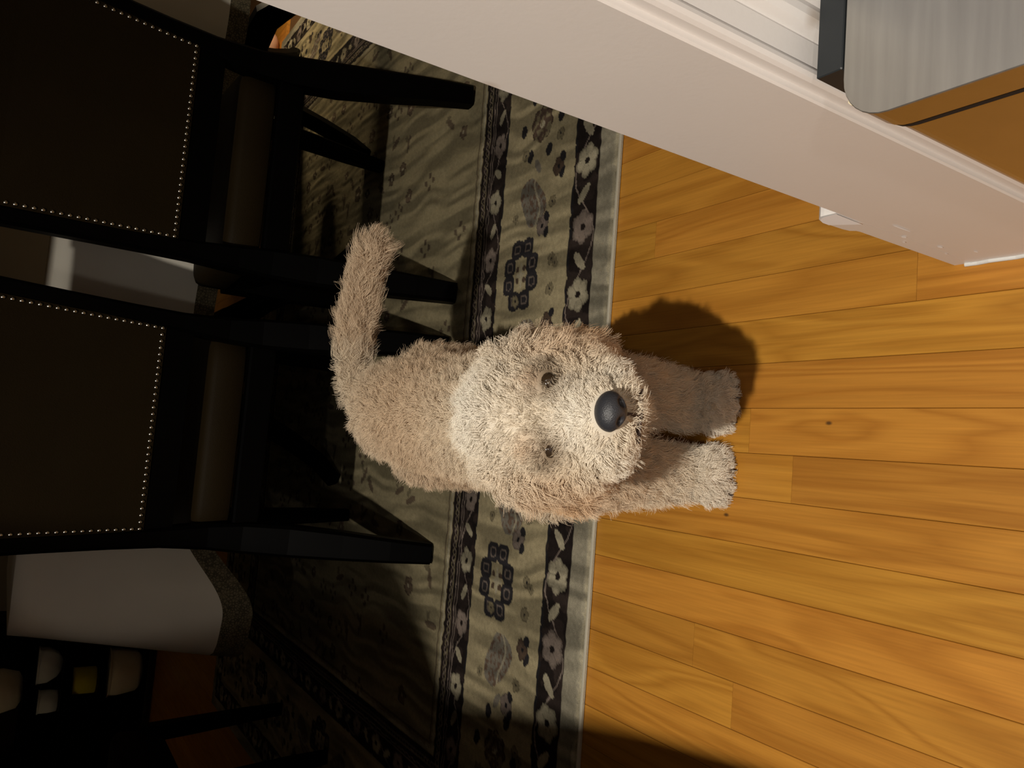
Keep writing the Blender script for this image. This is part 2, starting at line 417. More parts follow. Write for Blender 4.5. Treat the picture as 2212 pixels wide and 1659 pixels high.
def rsq(a0, d0, ra, rd, ang, col, k=1.0, e=3.2):
    ix = near(a0, d0, max(ra, rd)); x = FA[ix] - a0; y = FD[ix] - d0; c, s_ = math.cos(ang), math.sin(ang)
    p = np.abs((x * c + y * s_) / ra); q = np.abs((-x * s_ + y * c) / rd)
    lput(ix, p ** e + q ** e < 1, col, k)
def vine(d0, amp, per, ph, col, w_, lo_, hi_):
    put((np.abs(d - d0 - amp * np.sin(A_ * 2 * math.pi / per + ph)) < w_) & (d > lo_) & (d < hi_), col)
vine(.081, .031, .236, 1.2, TAUPE * 1.2, .0016, .048, .114)
vine(.383, .024, .240, .4, TAUPE * 1.1, .0014, .357, .407)
AMIN, AMAX = -1.1, 3.3
C = np.ascontiguousarray(C); index_cells()
N5 = noise2(A_, dE, .006, 5).ravel(); N8 = noise2(A_, dE, .005, 8).ravel()
p0 = .388
k = -14
while k < 28:                                   # outer dark band: cream and taupe flowers, buds between them
    a = p0 + .118 * k
    if AMIN < a < AMAX:
        flower(a, .081, .030, LIGHT if k % 2 else TAUPE * 1.15, ph=.2 * k, petals=6)
        ellipse(a + .059, .083, .021, .0085, .75 if k % 2 else -.75, LIGHT * .95)
    a2 = .378 + .1205 * k
    if AMIN < a2 < AMAX:
        flower(a2, .383, .026, (LIGHT * .9 if k % 2 else TAUPE * 1.1), ph=.3 * k, petals=5, sq=1.15)
        ellipse(a2 + .060, .382, .017, .008, .9 if k % 2 else -.5, LIGHT * .85)
    k += 1
per = .575
for j in range(-4, 8):                          # cream border: petal rosettes, dotted rosettes, leaf shapes and small flowers
    a = .331 + per * j
    if AMIN < a < AMAX:
        for (da, dd) in ((.054, .0185), (.054, -.0165), (.020, .040), (.020, -.036), (-.017, .041), (-.017, -.037), (-.052, .0185), (-.052, -.0165)):
            x, y = a + da * .95, .266 + dd
            rsq(x, y, .0185, .0195, 0, BLACK * 1.6); rsq(x, y, .0095, .0105, 0, TAUPE * .8); rsq(x, y, .0068, .0075, 0, BLACK * 1.6)
        for an in (0, math.pi / 2): rsq(a, .266, .026 if an == 0 else .016, .0060, an, LIGHT, e=1.4)
        for (da, dd) in ((.012, .012), (.012, -.011), (-.010, .012), (-.010, -.011)): rsq(a + da, .266 + dd, .0055, .0055, 0, BROWN)
    b0 = .618 + per * j
    if AMIN < b0 < AMAX:
        for i in range(6):
            t = i * math.pi / 3 + .5
            ellipse(b0 + .066 * math.cos(t), .230 + .062 * math.sin(t), .013, .010, 0, BLACK * 1.4)
        flower(b0, .230, .036, BROWN * 1.3, eye=LIGHT, petals=8, ph=.1)
        ix = near(b0, .230, .04); lput(ix, (np.hypot(FA[ix] - b0, FD[ix] - .230) < .034) & (N5[ix] > .62), OLIVE)
    c0 = .475 + per * j
    for c1, fl in ((c0, 1), (c0 - .287, -1)):
        if AMIN < c1 < AMAX:                     # curled leaf
            ix = near(c1, .245, .06); x = (FA[ix] - c1) * fl; y = FD[ix] - .245
            wd = .040 * np.clip(1 - ((x + .008) / .05) ** 2, 0, 1) ** .6
            inside = (np.abs(y - .012 * np.sin(x * 45)) < wd) & (np.abs(x) < .055)
            lput(ix, inside, GREY); lput(ix, inside & (N8[ix] > .6), BROWN * 1.7)
            lput(ix, inside & (np.abs(y + .016 - .01 * np.sin(x * 60)) < .003), LIGHT, .8)
            ellipse(c1 + fl * .062, .236, .016, .008, .6 * fl, GREY)
    for (da, dd, r, col) in ((.044, .167, .019, BROWN), (-.060, .205, .020, TAUPE), (-.128, .167, .012, OLIVE), (-.183, .167, .013, OLIVE), (.093, .279, .012, OLIVE), (-.019, .178, .012, OLIVE), (-.028, .30, .010, OLIVE), (.150, .155, .010, OLIVE)):
        for fl in (0, -.287):
            aa = c0 + da + fl
            if AMIN < aa < AMAX:
                flower(aa, dd, r, col, eye=BLACK, petals=5, ph=da * 20)
                if r > .015:
                    ellipse(aa + .016, dd - .012, .010, .008, .5, BLACK * 1.3); ellipse(aa - .014, dd - .014, .011, .007, -.4, BLACK * 1.3)
# field: scattered sprays
fr = np.random.default_rng(21)
spots = [(.623, .705), (.616, .82), (.469, .53), (.457, .698), (.382, .648), (.333, .788), (-.239, .542), (-.282, .534), (-.319, .629), (-.378, .509), (-.451, .739), (-.552, .616), (-.132, .655), (-.116, .72), (-.2, .702), (.80, .56), (.86, .75), (.70, .55), (.74, .62), (.25, .56), (.1, .6)]
for i in range(5, 27):
    for jx in range(20):
        x, y = RX0 + .5 + jx * .09 + fr.uniform(-.03, .03), .42 + i * .075 + fr.uniform(-.025, .025)
        if .84 < y < H_ - .52 and x < RX1 - .5: spots.append((x, y))
keep = A_.copy(); keepd = dE.copy()
A_, dE = U, V; index_cells()
for (x, y) in spots:
    q = fr.integers(0, 3)
    if q == 0: flower(x, y, fr.uniform(.014, .024), BROWN * fr.uniform(.8, 1.6), eye=LIGHT, petals=5, ph=fr.uniform(0, 3), k=.85)
    elif q == 1:
        an = fr.uniform(0, 3.1)
        ellipse(x, y, .026, .008, an, BROWN, .85); ellipse(x + .016, y + .014, .012, .007, an + 1, OLIVE * .6, .85)
    else:
        for t in range(4): ellipse(x + .016 * math.cos(t * 1.6), y + .018 * math.sin(t * 1.6), .008, .0065, t, BROWN * .9, .85)
A_, dE = keep, keepd
C *= (.86 + .28 * noise2(U, V, .0042, 11))[..., None] * (.93 + .14 * noise2(U, V, .05, 12))[..., None] * (.66 + .60 * np.clip((noise2(U + .03 * noise2(U, V, .10, 30), V * .10, .0135, 31) - .25) * 2.0, 0, 1))[..., None]
Zr = .0085 + .0011 * (noise2(U, V, .011, 15) - .5) + .0030 * (noise2(U * 1.0 + .012 * noise2(U, V, .12, 18), V * .10, .013, 16) - .5)
Zr = np.where(dE < .008, .0065 * np.sqrt(np.clip(dE / .008, 0, 1)) + .0005, Zr)
nv, nu = U.shape
co = np.stack([U, V + RY0, Zr], -1).reshape(-1, 3)
idx = np.arange(nv * nu).reshape(nv, nu)
quads = np.stack([idx[:-1, :-1], idx[:-1, 1:], idx[1:, 1:], idx[1:, :-1]], -1).reshape(-1, 4)
rme = bpy.data.meshes.new('rug')
rme.vertices.add(len(co)); rme.vertices.foreach_set('co', co.astype(np.float32).ravel())
rme.loops.add(quads.size); rme.loops.foreach_set('vertex_index', quads.astype(np.int32).ravel())
rme.polygons.add(len(quads)); rme.polygons.foreach_set('loop_start', np.arange(0, quads.size, 4, dtype=np.int32)); rme.polygons.foreach_set('loop_total', np.full(len(quads), 4, np.int32))
rme.update(); rme.validate()
ca = rme.color_attributes.new('weave', 'FLOAT_COLOR', 'POINT')
ca.data.foreach_set('color', np.concatenate([C.reshape(-1, 3), np.ones((len(co), 1))], 1).astype(np.float32).ravel())
rme.polygons.foreach_set('use_smooth', np.ones(len(quads), bool))
mt, nt, b = new_mat('woven_rug')
at = N(nt, 'ShaderNodeAttribute', attribute_name='weave'); geo = N(nt, 'ShaderNodeNewGeometry')
n1 = N(nt, 'ShaderNodeTexNoise'); n1.inputs['Scale'].default_value = 650; n1.inputs['Detail'].default_value = 3; nt.links.new(geo.outputs['Position'], n1.inputs['Vector'])
mr = N(nt, 'ShaderNodeMapRange'); mr.inputs[1].default_value = .3; mr.inputs[2].default_value = .7; mr.inputs[3].default_value = .8; mr.inputs[4].default_value = 1.15; nt.links.new(n1.outputs[0], mr.inputs[0])
mx = N(nt, 'ShaderNodeMix', data_type='RGBA', blend_type='MULTIPLY'); mx.inputs[0].default_value = 1; nt.links.new(at.outputs['Color'], mx.inputs[6]); nt.links.new(mr.outputs[0], mx.inputs[7]); nt.links.new(mx.outputs[2], b.inputs['Base Color'])
b.inputs['Roughness'].default_value = .95; b.inputs['Specular IOR Level'].default_value = .08; b.inputs['Sheen Weight'].default_value = .0
bp = N(nt, 'ShaderNodeBump'); bp.inputs['Strength'].default_value = .5; bp.inputs['Distance'].default_value = .002; nt.links.new(n1.outputs[0], bp.inputs['Height']); nt.links.new(bp.outputs[0], b.inputs['Normal'])
rug = empty('rug', ((RX0 + RX1) / 2, (RY0 + RY1) / 2, 0)); tag(rug, 'cream patterned rug with dark floral border bands on the wood floor', 'rug')
pl = link('pile', rme, mt, rug); pl.matrix_parent_inverse = Matrix.Translation((-(RX0 + RX1) / 2, -(RY0 + RY1) / 2, 0))
bd = MB(); rw = .0035
bd.bar([(RX0, RY0 - .001, .0038), (RX1, RY0 - .001, .0038)], .0072, .006, .002, ref=(0, 0, 1))
bo = bd.build('bound_edge', simple('rug_binding', (.40, .37, .29), .9, .1, bump=.4, bscale=300), rug); bo.matrix_parent_inverse = pl.matrix_parent_inverse

# ------------------------------------------------------------------ dining table and cloth
TX0, TX1, TY0, TY1, TZ = -.490, 1.52, 2.058, 2.97, .742
tb = empty('dining_table', ((TX0 + TX1) / 2, (TY0 + TY1) / 2, 0)); tag(tb, 'dark dining table on two pedestals under a pale tablecloth', 'table')
cxT, cyT = (TX0 + TX1) / 2, (TY0 + TY1) / 2
MB().box(TX0 - cxT + .004, TX1 - cxT - .004, TY0 - cyT + .004, TY1 - cyT - .004, TZ - .03, TZ, .014).build('tabletop', M['black_wood'], tb)
MB().box(TX0 - cxT + .12, TX1 - cxT - .12, TY0 - cyT + .12, TY1 - cyT - .12, TZ - .10, TZ - .031, .003).build('apron', M['black_wood'], tb)
for px in (.20, 1.12):
    lx = px - cxT
    pd = MB().lathe([(.0, TZ - .101), (.085, TZ - .101), (.09, TZ - .13), (.05, TZ - .17), (.042, .52), (.06, .46), (.068, .40), (.05, .34), (.06, .30), (.062, .20), (.045, .17), (.0, .165)], 24, (lx, 0, 0)).build('pedestal', M['black_wood'], tb, smooth=True)
    for an in (53, 127, 233, 307):
        ca_, sa = math.cos(math.radians(an)), math.sin(math.radians(an))
        pth = [(lx + ca_ * r, sa * r, z) for r, z in ((.03, .27), (.10, .290), (.19, .275), (.28, .21), (.37, .12), (.46, .055), (.535, .0285))]
        MB().bar(pth, [.05, .05, .048, .044, .04, .038, .036], [.09, .085, .075, .06, .05, .042, .036], .006, ref=(-sa, ca_, 0)).build('leg', M['black_wood'], pd)

clo = empty('tablecloth', (cxT, cyT, TZ)); tag(clo, 'pale cream tablecloth hanging over the table with a dark lace hem', 'tablecloth')
def perim(s):
    """point, outward normal and corner weight along the table edge; s in metres"""
    r = .03; Lx, Ly = TX1 - TX0 - 2 * r, TY1 - TY0 - 2 * r; arc = r * math.pi / 2
    segs = [Lx, arc, Ly, arc, Lx, arc, Ly, arc]
    tot = sum(segs); s %= tot; k = 0
    while s > segs[k]: s -= segs[k]; k += 1
    cs = [(TX1 - r, TY0 + r), (TX1 - r, TY1 - r), (TX0 + r, TY1 - r), (TX0 + r, TY0 + r)]
    if k % 2 == 0:
        t = s
        st = [(TX0 + r, TY0), (TX1, TY0 + r), (TX1 - r, TY1), (TX0, TY1 - r)][k // 2]
        dr = [(1, 0), (0, 1), (-1, 0), (0, -1)][k // 2]; nn = [(0, -1), (1, 0), (0, 1), (-1, 0)][k // 2]
        p = (st[0] + dr[0] * t, st[1] + dr[1] * t); dist = min(t, segs[k] - t)
        return p, nn, dist, (dr if t > segs[k] / 2 else (-dr[0], -dr[1]))
    a = s / r; base = [-math.pi / 2, 0, math.pi / 2, math.pi][k // 2]; cc = cs[k // 2]
    nn = (math.cos(base + a), math.sin(base + a))
    return (cc[0] + r * nn[0], cc[1] + r * nn[1]), nn, 0.0, nn
r = .03; TOT = 2 * (TX1 - TX0 + TY1 - TY0) - 8 * r + 2 * math.pi * r
def skirt(t0, t1, nt_, name, mat, extra=0.0):
    n = 560; rings = []
    for q in range(nt_ + 1):
        t = t0 + (t1 - t0) * q / nt_; ring = []
        for i in range(n):
            s = TOT * i / n; p, nn, dist, cd = perim(s)
            cw = math.exp(-(dist / .16) ** 2)
            drop = (.298 + .13 * cw) * t
            fold = .015 * math.sin(s * 17.0 + .6 * math.sin(s * 5)) + .006 * math.sin(s * 31)
            out = .006 + .016 * min(1, t) + fold * t * (1 - .4 * cw) + .055 * cw * t
            ox, oy = nn[0] * out, nn[1] * out
            rnd = .006 * (1 - math.exp(-t * 30))
            ring.append((p[0] + ox - cxT, p[1] + oy - cyT, .0035 - rnd - drop))
        rings.append(ring)
    mb = MB(); mb.loft(rings, cap=False)
    return mb, rings
mb, rings = skirt(0, 1, 14, 'skirt', M['cloth'])
top = rings[0]
n = len(top); c0 = len(mb.v); mb.v.append((0, 0, .0036)); 
mb.f += [(i, (i + 1) % n, c0) for i in range(n)]
co_ = mb.build('cloth', M['cloth'], clo, smooth=True)
mt, nt, b = new_mat('dark_lace')
tc = N(nt, 'ShaderNodeTexCoord'); vo = N(nt, 'ShaderNodeTexVoronoi', feature='DISTANCE_TO_EDGE'); vo.inputs['Scale'].default_value = 150; nt.links.new(tc.outputs['Object'], vo.inputs['Vector'])
n1 = N(nt, 'ShaderNodeTexNoise'); n1.inputs['Scale'].default_value = 60; n1.inputs['Detail'].default_value = 5; nt.links.new(tc.outputs['Object'], n1.inputs['Vector'])
ad = N(nt, 'ShaderNodeMath', operation='MULTIPLY_ADD'); ad.inputs[1].default_value = 2.2; nt.links.new(vo.outputs['Distance'], ad.inputs[0]); nt.links.new(n1.outputs[0], ad.inputs[2])
rp = N(nt, 'ShaderNodeMapRange'); rp.inputs[1].default_value = .62; rp.inputs[2].default_value = .9; nt.links.new(ad.outputs[0], rp.inputs[0])
mx = N(nt, 'ShaderNodeMix', data_type='RGBA'); mx.inputs[6].default_value = (.06, .05, .028, 1); mx.inputs[7].default_value = (.17, .14, .08, 1); nt.links.new(rp.outputs[0], mx.inputs[0]); nt.links.new(mx.outputs[2], b.inputs['Base Color']); b.inputs['Roughness'].default_value = .9
mb, rings = skirt(1.0, 1.16, 4, 'lace', mt)
tag(mb.build('lace_hem', mt, clo, smooth=True), 'dark lace hem')

# ------------------------------------------------------------------ dining chairs
PROF = [(0.0, 0.0), (.030, .08), (.070, .17), (.112, .27), (.140, .36), (.150, .43), (.142, .52), (.128, .61), (.108, .72), (.082, .84), (.050, .95), (.022, 1.03)]
HALF = [.2215, .219, .215, .211, .208, .207, .209, .212, .216, .221, .226, .229]
def prof_at(z):
    zs = [p[1] for p in PROF]
    return float(np.interp(z, zs, [p[0] for p in PROF])), float(np.interp(z, zs, HALF))
_nail = MB()
_nail.lathe([(.0042, -.0005), (.0039, .0013), (.0030, .0025), (.0016, .0031), (.0002, .0033)], 10)
NAIL = _nail.mesh('nailhead'); NAIL.materials.append(M['nail']); NAIL.polygons.foreach_set('use_smooth', [True] * len(NAIL.polygons))
def make_chair(name, label, loc, rz, nails=True):
    t = empty(name, loc, rz); tag(t, label, 'chair', 'dining chairs around the table')
    for sx in (-1, 1):
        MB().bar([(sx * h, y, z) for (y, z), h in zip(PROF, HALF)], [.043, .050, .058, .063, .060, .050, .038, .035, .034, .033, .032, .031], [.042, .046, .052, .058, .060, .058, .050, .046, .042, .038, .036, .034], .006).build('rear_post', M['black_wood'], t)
        MB().bar([(sx * .205, .465, .385), (sx * .203, .475, .25), (sx * .198, .488, .10), (sx * .195, .495, 0)], [.044, .042, .037, .031], [.044, .042, .037, .031], .005).build('leg', M['black_wood'], t)
        MB().box(sx * .202 - .012, sx * .202 + .012, .165, .455, .335, .405, .003).build('side_rail', M['black_wood'], t)
    MB().box(-.19, .19, .127, .157, .332, .384, .004).build('rear_rail', M['black_wood'], t)
    MB().box(-.19, .19, .455, .48, .335, .405, .004).build('front_rail', M['black_wood'], t)
    # padded seat
    sm_ = MB(); rings = []
    for (z, i) in ((.385, .002), (.389, -.002), (.440, -.002), (.450, .003), (.456, .013), (.459, .06)):
        pts = []; nn = 40
        for q in range(nn):
            a = 2 * math.pi * q / nn; ca_, sa = math.cos(a), math.sin(a); e = .28
            x = math.copysign(abs(ca_) ** e, ca_); y = math.copysign(abs(sa) ** e, sa)
            hw = .205 + .012 * (y + 1)
            pts.append((x * (hw - i), .318 + y * (.169 - i), z))
        rings.append(pts)
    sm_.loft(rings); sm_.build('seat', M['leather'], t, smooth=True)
    # back: rails, leather panel, nails
    for (z0, z1, nm) in ((.497, .552, 'lower_rail'), (.975, 1.03, 'top_rail')):
        (ya, ha), (yb, hb) = prof_at(z0), prof_at(z1)
        MB().loft([[(-ha + .012, ya - .017, z0), (ha - .012, ya - .017, z0), (ha - .012, ya + .015, z0), (-ha + .012, ya + .015, z0)], [(-hb + .012, yb - .017, z1), (hb - .012, yb - .017, z1), (hb - .012, yb + .015, z1), (-hb + .012, yb + .015, z1)]]).build(nm, M['black_wood'], t)
    pm = MB(); nz, nx = 16, 14
    front, back = [], []
    for k in range(nz + 1):
        z = .549 + (.978 - .549) * k / nz; y, h = prof_at(z); h -= .013
        front.append([(h * (2 * i / nx - 1), y - .0205 - .004 * (1 - (2 * i / nx - 1) ** 4) * (1 - (2 * k / nz - 1) ** 4), z) for i in range(nx + 1)])
        back.append([(h * (2 * i / nx - 1), y + .016 + .014 * (1 - (2 * i / nx - 1) ** 4) * (1 - (2 * k / nz - 1) ** 4), z) for i in range(nx + 1)])
    for g, fl in ((front, 1), (back, -1)):
        vs_ = [p for r_ in g for p in r_]; w1 = nx + 1
        pm.add(vs_, [(k * w1 + i, k * w1 + i + 1, (k + 1) * w1 + i + 1, (k + 1) * w1 + i) for k in range(nz) for i in range(nx)])
    w1 = nx + 1; o2 = w1 * (nz + 1)
    for k in range(nz): pm.f += [(k * w1, (k + 1) * w1, o2 + (k + 1) * w1, o2 + k * w1), (k * w1 + nx, o2 + k * w1 + nx, o2 + (k + 1) * w1 + nx, (k + 1) * w1 + nx)]
    for i in range(nx): pm.f += [(i, o2 + i, o2 + i + 1, i + 1), (nz * w1 + i, nz * w1 + i + 1, o2 + nz * w1 + i + 1, o2 + nz * w1 + i)]
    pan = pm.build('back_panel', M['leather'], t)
    if nails:
        pts = []
        y, h = prof_at(.556); h -= .019
        nb = 31
        pts += [(h * (2 * i / (nb - 1) - 1), .556) for i in range(nb)]
        for i in range(1, 31):
            z = .556 + i * .0137; y, h = prof_at(z); h -= .019
            pts += [(-h, z), (h, z)]
        y, h = prof_at(.971); h -= .019
        pts += [(h * (2 * i / (nb - 1) - 1), .9705) for i in range(1, nb - 1)]
        for (x, z) in pts:
            y, _h = prof_at(z)
            o = bpy.data.objects.new('nailhead', NAIL); COL.objects.link(o); o.parent = pan
            o.location = (x, y - .0212, z); o.rotation_euler = (math.radians(90 + 9), 0, 0)
    return t
make_chair('dining_chair', 'dark chair with nailhead leather back nearest the white wall end', (.548, 1.502, .0106), 0)
make_chair('dining_chair', 'dark chair with nailhead leather back directly behind the dog', (-.012, 1.515, .0106), 0)
make_chair('dining_chair', 'black chair at the short end of the table beside the hanging cloth corner', (-1.325, 2.20, .0106), math.radians(-90), nails=False)

# ------------------------------------------------------------------ far things behind the table end
sh = empty('open_shelf', (-1.45, 4.62, 0)); tag(sh, 'dark open shelf far behind the end of the table', 'shelf')
for x in (-.44, .42): MB().box(x, x + .02, -.14, .14, 0, .92, .002).build('side_panel', M['black_wood'], sh)
MB().box(-.42, .42, .13, .14, .02, .92).build('back', M['leather'], sh)
SHZ = (.06, .265, .425, .585, .90)
for z in SHZ: MB().box(-.42, .42, -.14, .13, z - .018, z, .002).build('shelf_board', M['black_wood'], sh)
def shelf_item(name, label, cat, x, z, prof, mat, rim=None):
    e = empty(name, (x, 4.60, z)); tag(e, label, cat)
    MB().lathe(prof, 24).build('body', mat, e, smooth=True)
    r_, h_ = prof[-1]
    MB().lathe([(r_ + .003, h_ - .006), (r_ + .004, h_), (r_ - .004, h_), (r_ - .004, h_ - .006)], 24).build('rim', mat, e)
shelf_item('cream_pot', 'pale cream pot on the upper board of the far dark shelf', 'pot', -1.36, SHZ[3], [(.05, 0), (.085, .02), (.105, .09), (.10, .17), (.075, .22)], M['cream'])
shelf_item('white_bowl', 'small white bowl on the far dark shelf below the cream pot', 'bowl', -1.25, SHZ[2], [(.03, 0), (.06, .02), (.085, .06), (.09, .11)], M['white_f'])
shelf_item('white_cup', 'white cup beside the white bowl on the far dark shelf', 'cup', -1.43, SHZ[2], [(.03, 0), (.05, .005), (.055, .04), (.055, .09)], M['white_f'])
shelf_item('yellow_tin', 'yellow tin on the far dark shelf under the white bowl', 'tin', -1.34, SHZ[1], [(.06, 0), (.065, .004), (.065, .10), (.062, .105)], M['yellow'])
shelf_item('cream_basket', 'cream basket on the lowest board of the far dark shelf', 'basket', -1.31, SHZ[0], [(.08, 0), (.1, .02), (.115, .10), (.12, .155)], M['cream'])
toy = empty('soft_toy', (1.62, 3.32, 0)); tag(toy, 'small pink soft toy on the floor beyond the far side of the rug', 'toy')
def toy_blob(name, c, r, sc, mat):
    bm = bmesh.new(); bmesh.ops.create_icosphere(bm, subdivisions=3, radius=r, matrix=Matrix.Diagonal((*sc, 1)))
    me = bpy.data.meshes.new(name); bm.to_mesh(me); bm.free(); return link(name, me, mat, toy, c, True)
toy_blob('body', (0, 0, .045), .05, (1.2, .9, .9), M['pink']); toy_blob('head', (.07, 0, .065), .032, (1, 1, 1), M['pink'])
for s_ in (-1, 1): toy_blob('ear', (.08, s_ * .026, .098), .014, (.6, .8, 1.2), M['white_f'])
# added unseen lamps: fill light under the table and on the far shelf
def fill_lamp(x, y, h, label, tlabel, watts, zb):
    st_ = empty('fill_lamp_table', (x, y, 0)); tag(st_, tlabel, 'side table')
    MB().lathe([(.0, h - .02), (.19, h - .02), (.195, h - .01), (.19, h), (.0, h)], 32).build('tabletop', M['black_wood'], st_)
    MB().lathe([(.0, .012), (.025, .012), (.022, .06), (.018, h * .5), (.024, h - .06), (.03, h - .021), (.0, h - .021)], 20).build('column', M['black_wood'], st_)
    MB().lathe([(.0, .0), (.15, .0), (.15, .010), (.03, .02), (.0, .02)], 28).build('base', M['black_wood'], st_)
    lp = empty('fill_table_lamp', (x, y, h)); tag(lp, label, 'lamp')
    MB().lathe([(.0, .0), (.06, .0), (.062, .012), (.03, .03), (.045, .08), (.05, .13), (.02, .17), (.008, .18), (.008, zb - h - .04)], 24).build('base', M['cream'], lp)
    sh_ = MB().lathe([(.15, zb - h + .015), (.10, zb - h + .18), (.102, zb - h + .18), (.152, zb - h + .015)], 32).build('lamp_shade', SHADE, lp, smooth=True)
    MB().lathe([(.012, zb - h - .045), (.016, zb - h - .03), (.016, zb - h - .012), (.0, zb - h - .012)], 16).build('socket', M['nail'], lp)
    pl_ = bpy.data.lights.new('fill_bulb', 'POINT'); pl_.energy = watts; pl_.color = (1.0, .80, .52); pl_.shadow_soft_size = .07
    po = bpy.data.objects.new('fill_bulb', pl_); po.location = (x, y, zb); COL.objects.link(po)
SHADE, nt_, b__ = new_mat('linen_shade')
b__.inputs['Base Color'].default_value = (.8, .7, .5, 1); b__.inputs['Roughness'].default_value = .9
tr = N(nt_, 'ShaderNodeBsdfTranslucent'); tr.inputs[0].default_value = (.8, .7, .5, 1)
ms = N(nt_, 'ShaderNodeMixShader'); ms.inputs[0].default_value = .6
nt_.links.new(b__.outputs[0], ms.inputs[1]); nt_.links.new(tr.outputs[0], ms.inputs[2]); nt_.links.new(ms.outputs[0], nt_.nodes['Material Output'].inputs[0])
fill_lamp(1.95, 2.70, .26, 'added unseen table lamp lighting the rug under the table', 'added unseen side table holding the fill lamp at the right', 40.0, .52)
fill_lamp(-2.35, 3.75, .55, 'added unseen table lamp lighting the far shelf', 'added unseen side table holding the fill lamp at the left', 2.2, 1.0)

# ------------------------------------------------------------------ trash bin beside the casing
BX0, BX1, BY0, BY1, BZ = .191, .431, .020, .263, .432
bn = empty('trash_bin', ((BX0 + BX1) / 2, (BY0 + BY1) / 2, 0)); tag(bn, 'brushed steel step trash bin with a black hinge by the white casing', 'trash bin')
cxB, cyB = (BX0 + BX1) / 2, (BY0 + BY1) / 2
def rrect(i, rad, z, n=8):
    x0, x1, y0, y1 = BX0 - cxB + i, BX1 - cxB - i, BY0 - cyB + i, BY1 - cyB - i; pts = []
    for (cx_, cy_, a0) in ((x1 - rad, y0 + rad, -90), (x1 - rad, y1 - rad, 0), (x0 + rad, y1 - rad, 90), (x0 + rad, y0 + rad, 180)):
        for q in range(n + 1):
            a = math.radians(a0 + 90 * q / n); pts.append((cx_ + rad * math.cos(a), cy_ + rad * math.sin(a), z))
    return pts
MB().loft([rrect(.004, .024, .022), rrect(.003, .024, BZ - .030)]).build('body', M['steel'], bn)
MB().loft([rrect(.003, .024, .0), rrect(.003, .024, .022)]).build('base', M['rubber'], bn)
MB().loft([rrect(.0015, .0255, BZ - .030), rrect(.0015, .0255, BZ - .0235)]).build('gap_seal', M['rubber'], bn)
MB().loft([rrect(.0005, .0265, BZ - .0235), rrect(.0005, .0265, BZ - .0015)]).build('lid_rim', M['steel'], bn)
MB().loft([rrect(.0, .027, BZ - .0015), rrect(.0, .027, BZ - .0004), rrect(.0004, .0266, BZ)]).build('lid', M['lid'], bn)
MB().box(BX0 - cxB + .020, BX0 - cxB + .034, BY1 - cyB - .002, BY1 - cyB + .009, BZ - .040, BZ - .016, .002).build('buffer', M['cream'], bn)
MB().box(.224 - cxB, BX1 - .03 - cxB, BY1 - cyB + .0005, BY1 - cyB + .0170, BZ - .05, BZ + .001, .0006).build('hinge', M['black_plastic'], bn)
MB().box(-.05, .05, BY0 - cyB - .03, BY0 - cyB + .004, .012, .022, .003).build('pedal', M['black_plastic'], bn)

# ------------------------------------------------------------------ dog
MX = .034
blobs = []
def sph(x, y, z, r, sx=1, sy=1, sz=1): blobs.append((x, y, z, r * sx, r * sy, r * sz))
def cap(p, q, r0, r1, n=None, s=(1, 1, 1)):
    p, q = Vector(p), Vector(q); n = n or max(2, int((q - p).length / (min(r0, r1) * .35)) + 1)
    for i in range(n + 1):
        t = i / n; c = p.lerp(q, t); r_ = r0 + (r1 - r0) * t
        sph(c.x, c.y, c.z, r_, *s)
# trunk
cap((MX, .775, .262), (MX + .003, .88, .270), .078, .078, 6, (1, 1, 1.02)); cap((MX + .003, .88, .270), (MX + .008, 1.02, .282), .078, .074, 6); cap((MX + .008, 1.02, .282), (MX + .012, 1.125, .292), .074, .068, 6)
cap((MX, .755, .235), (MX, .77, .20), .062, .05)
# neck, head
cap((MX, .775, .295), (MX, .70, .345), .062, .056)
cap((MX, .70, .350), (MX, .655, .362), .058, .060)
sph(MX, .665, .372, .050, 1.15, 1, .9)
for s in (-1, 1):
    cap((MX + s * .032, .640, .345), (MX + s * .030, .600, .338), .038, .033)
    cap((MX + s * .026, .600, .336), (MX + s * .020, .565, .336), .030, .025)
    sph(MX + s * .028, .612, .376, .022)
cap((MX + .001, .620, .352), (MX + .004, .552, .350), .040, .031, 8, (1.05, 1, .86))
cap((MX + .002, .615, .325), (MX + .004, .560, .325), .026, .021, 6)
sph(MX + .004, .543, .356, .022, 1.1, .9, .85)
# ears
for s in (-1, 1):
    cap((MX + s * .050, .672, .386), (MX + s * .066, .664, .358), .017, .019, 6, (.7, 1.25, 1))
    cap((MX + s * .066, .664, .358), (MX + s * .072, .650, .308), .019, .021, 8, (.55, 1.4, 1))
# front legs
for s in (-1, 1):
    x = MX + s * .050
    cap((MX + s * .056, .785, .235), (x + s * .004, .790, .175), .050, .040); cap((x + s * .004, .790, .175), (x, .772, .10), .039, .032)
    cap((x, .772, .10), (x - s * .003, .760, .045), .032, .028)
    px = x - s * .003
    cap((px, .758, .036), (px, .730, .026), .027, .0255, 6, (1.12, 1, .85))
    for tx in (-.021, -.0075, .0075, .021): cap((px + tx, .735, .022), (px + tx * 1.1, .716 + abs(tx) * .35, .016), .014, .0125, 4)
# hind legs
for s in (-1, 1):
    x = MX + .01 + s * .058
    cap((MX + .01 + s * .045, 1.105, .245), (x, 1.06, .165), .058, .042); cap((x, 1.06, .165), (x, 1.15, .095), .036, .022); cap((x, 1.15, .095), (x, 1.135, .044), .021, .019)
    cap((x, 1.13, .034), (x, 1.09, .030), .024, .02, 5, (1.1, 1, .85))
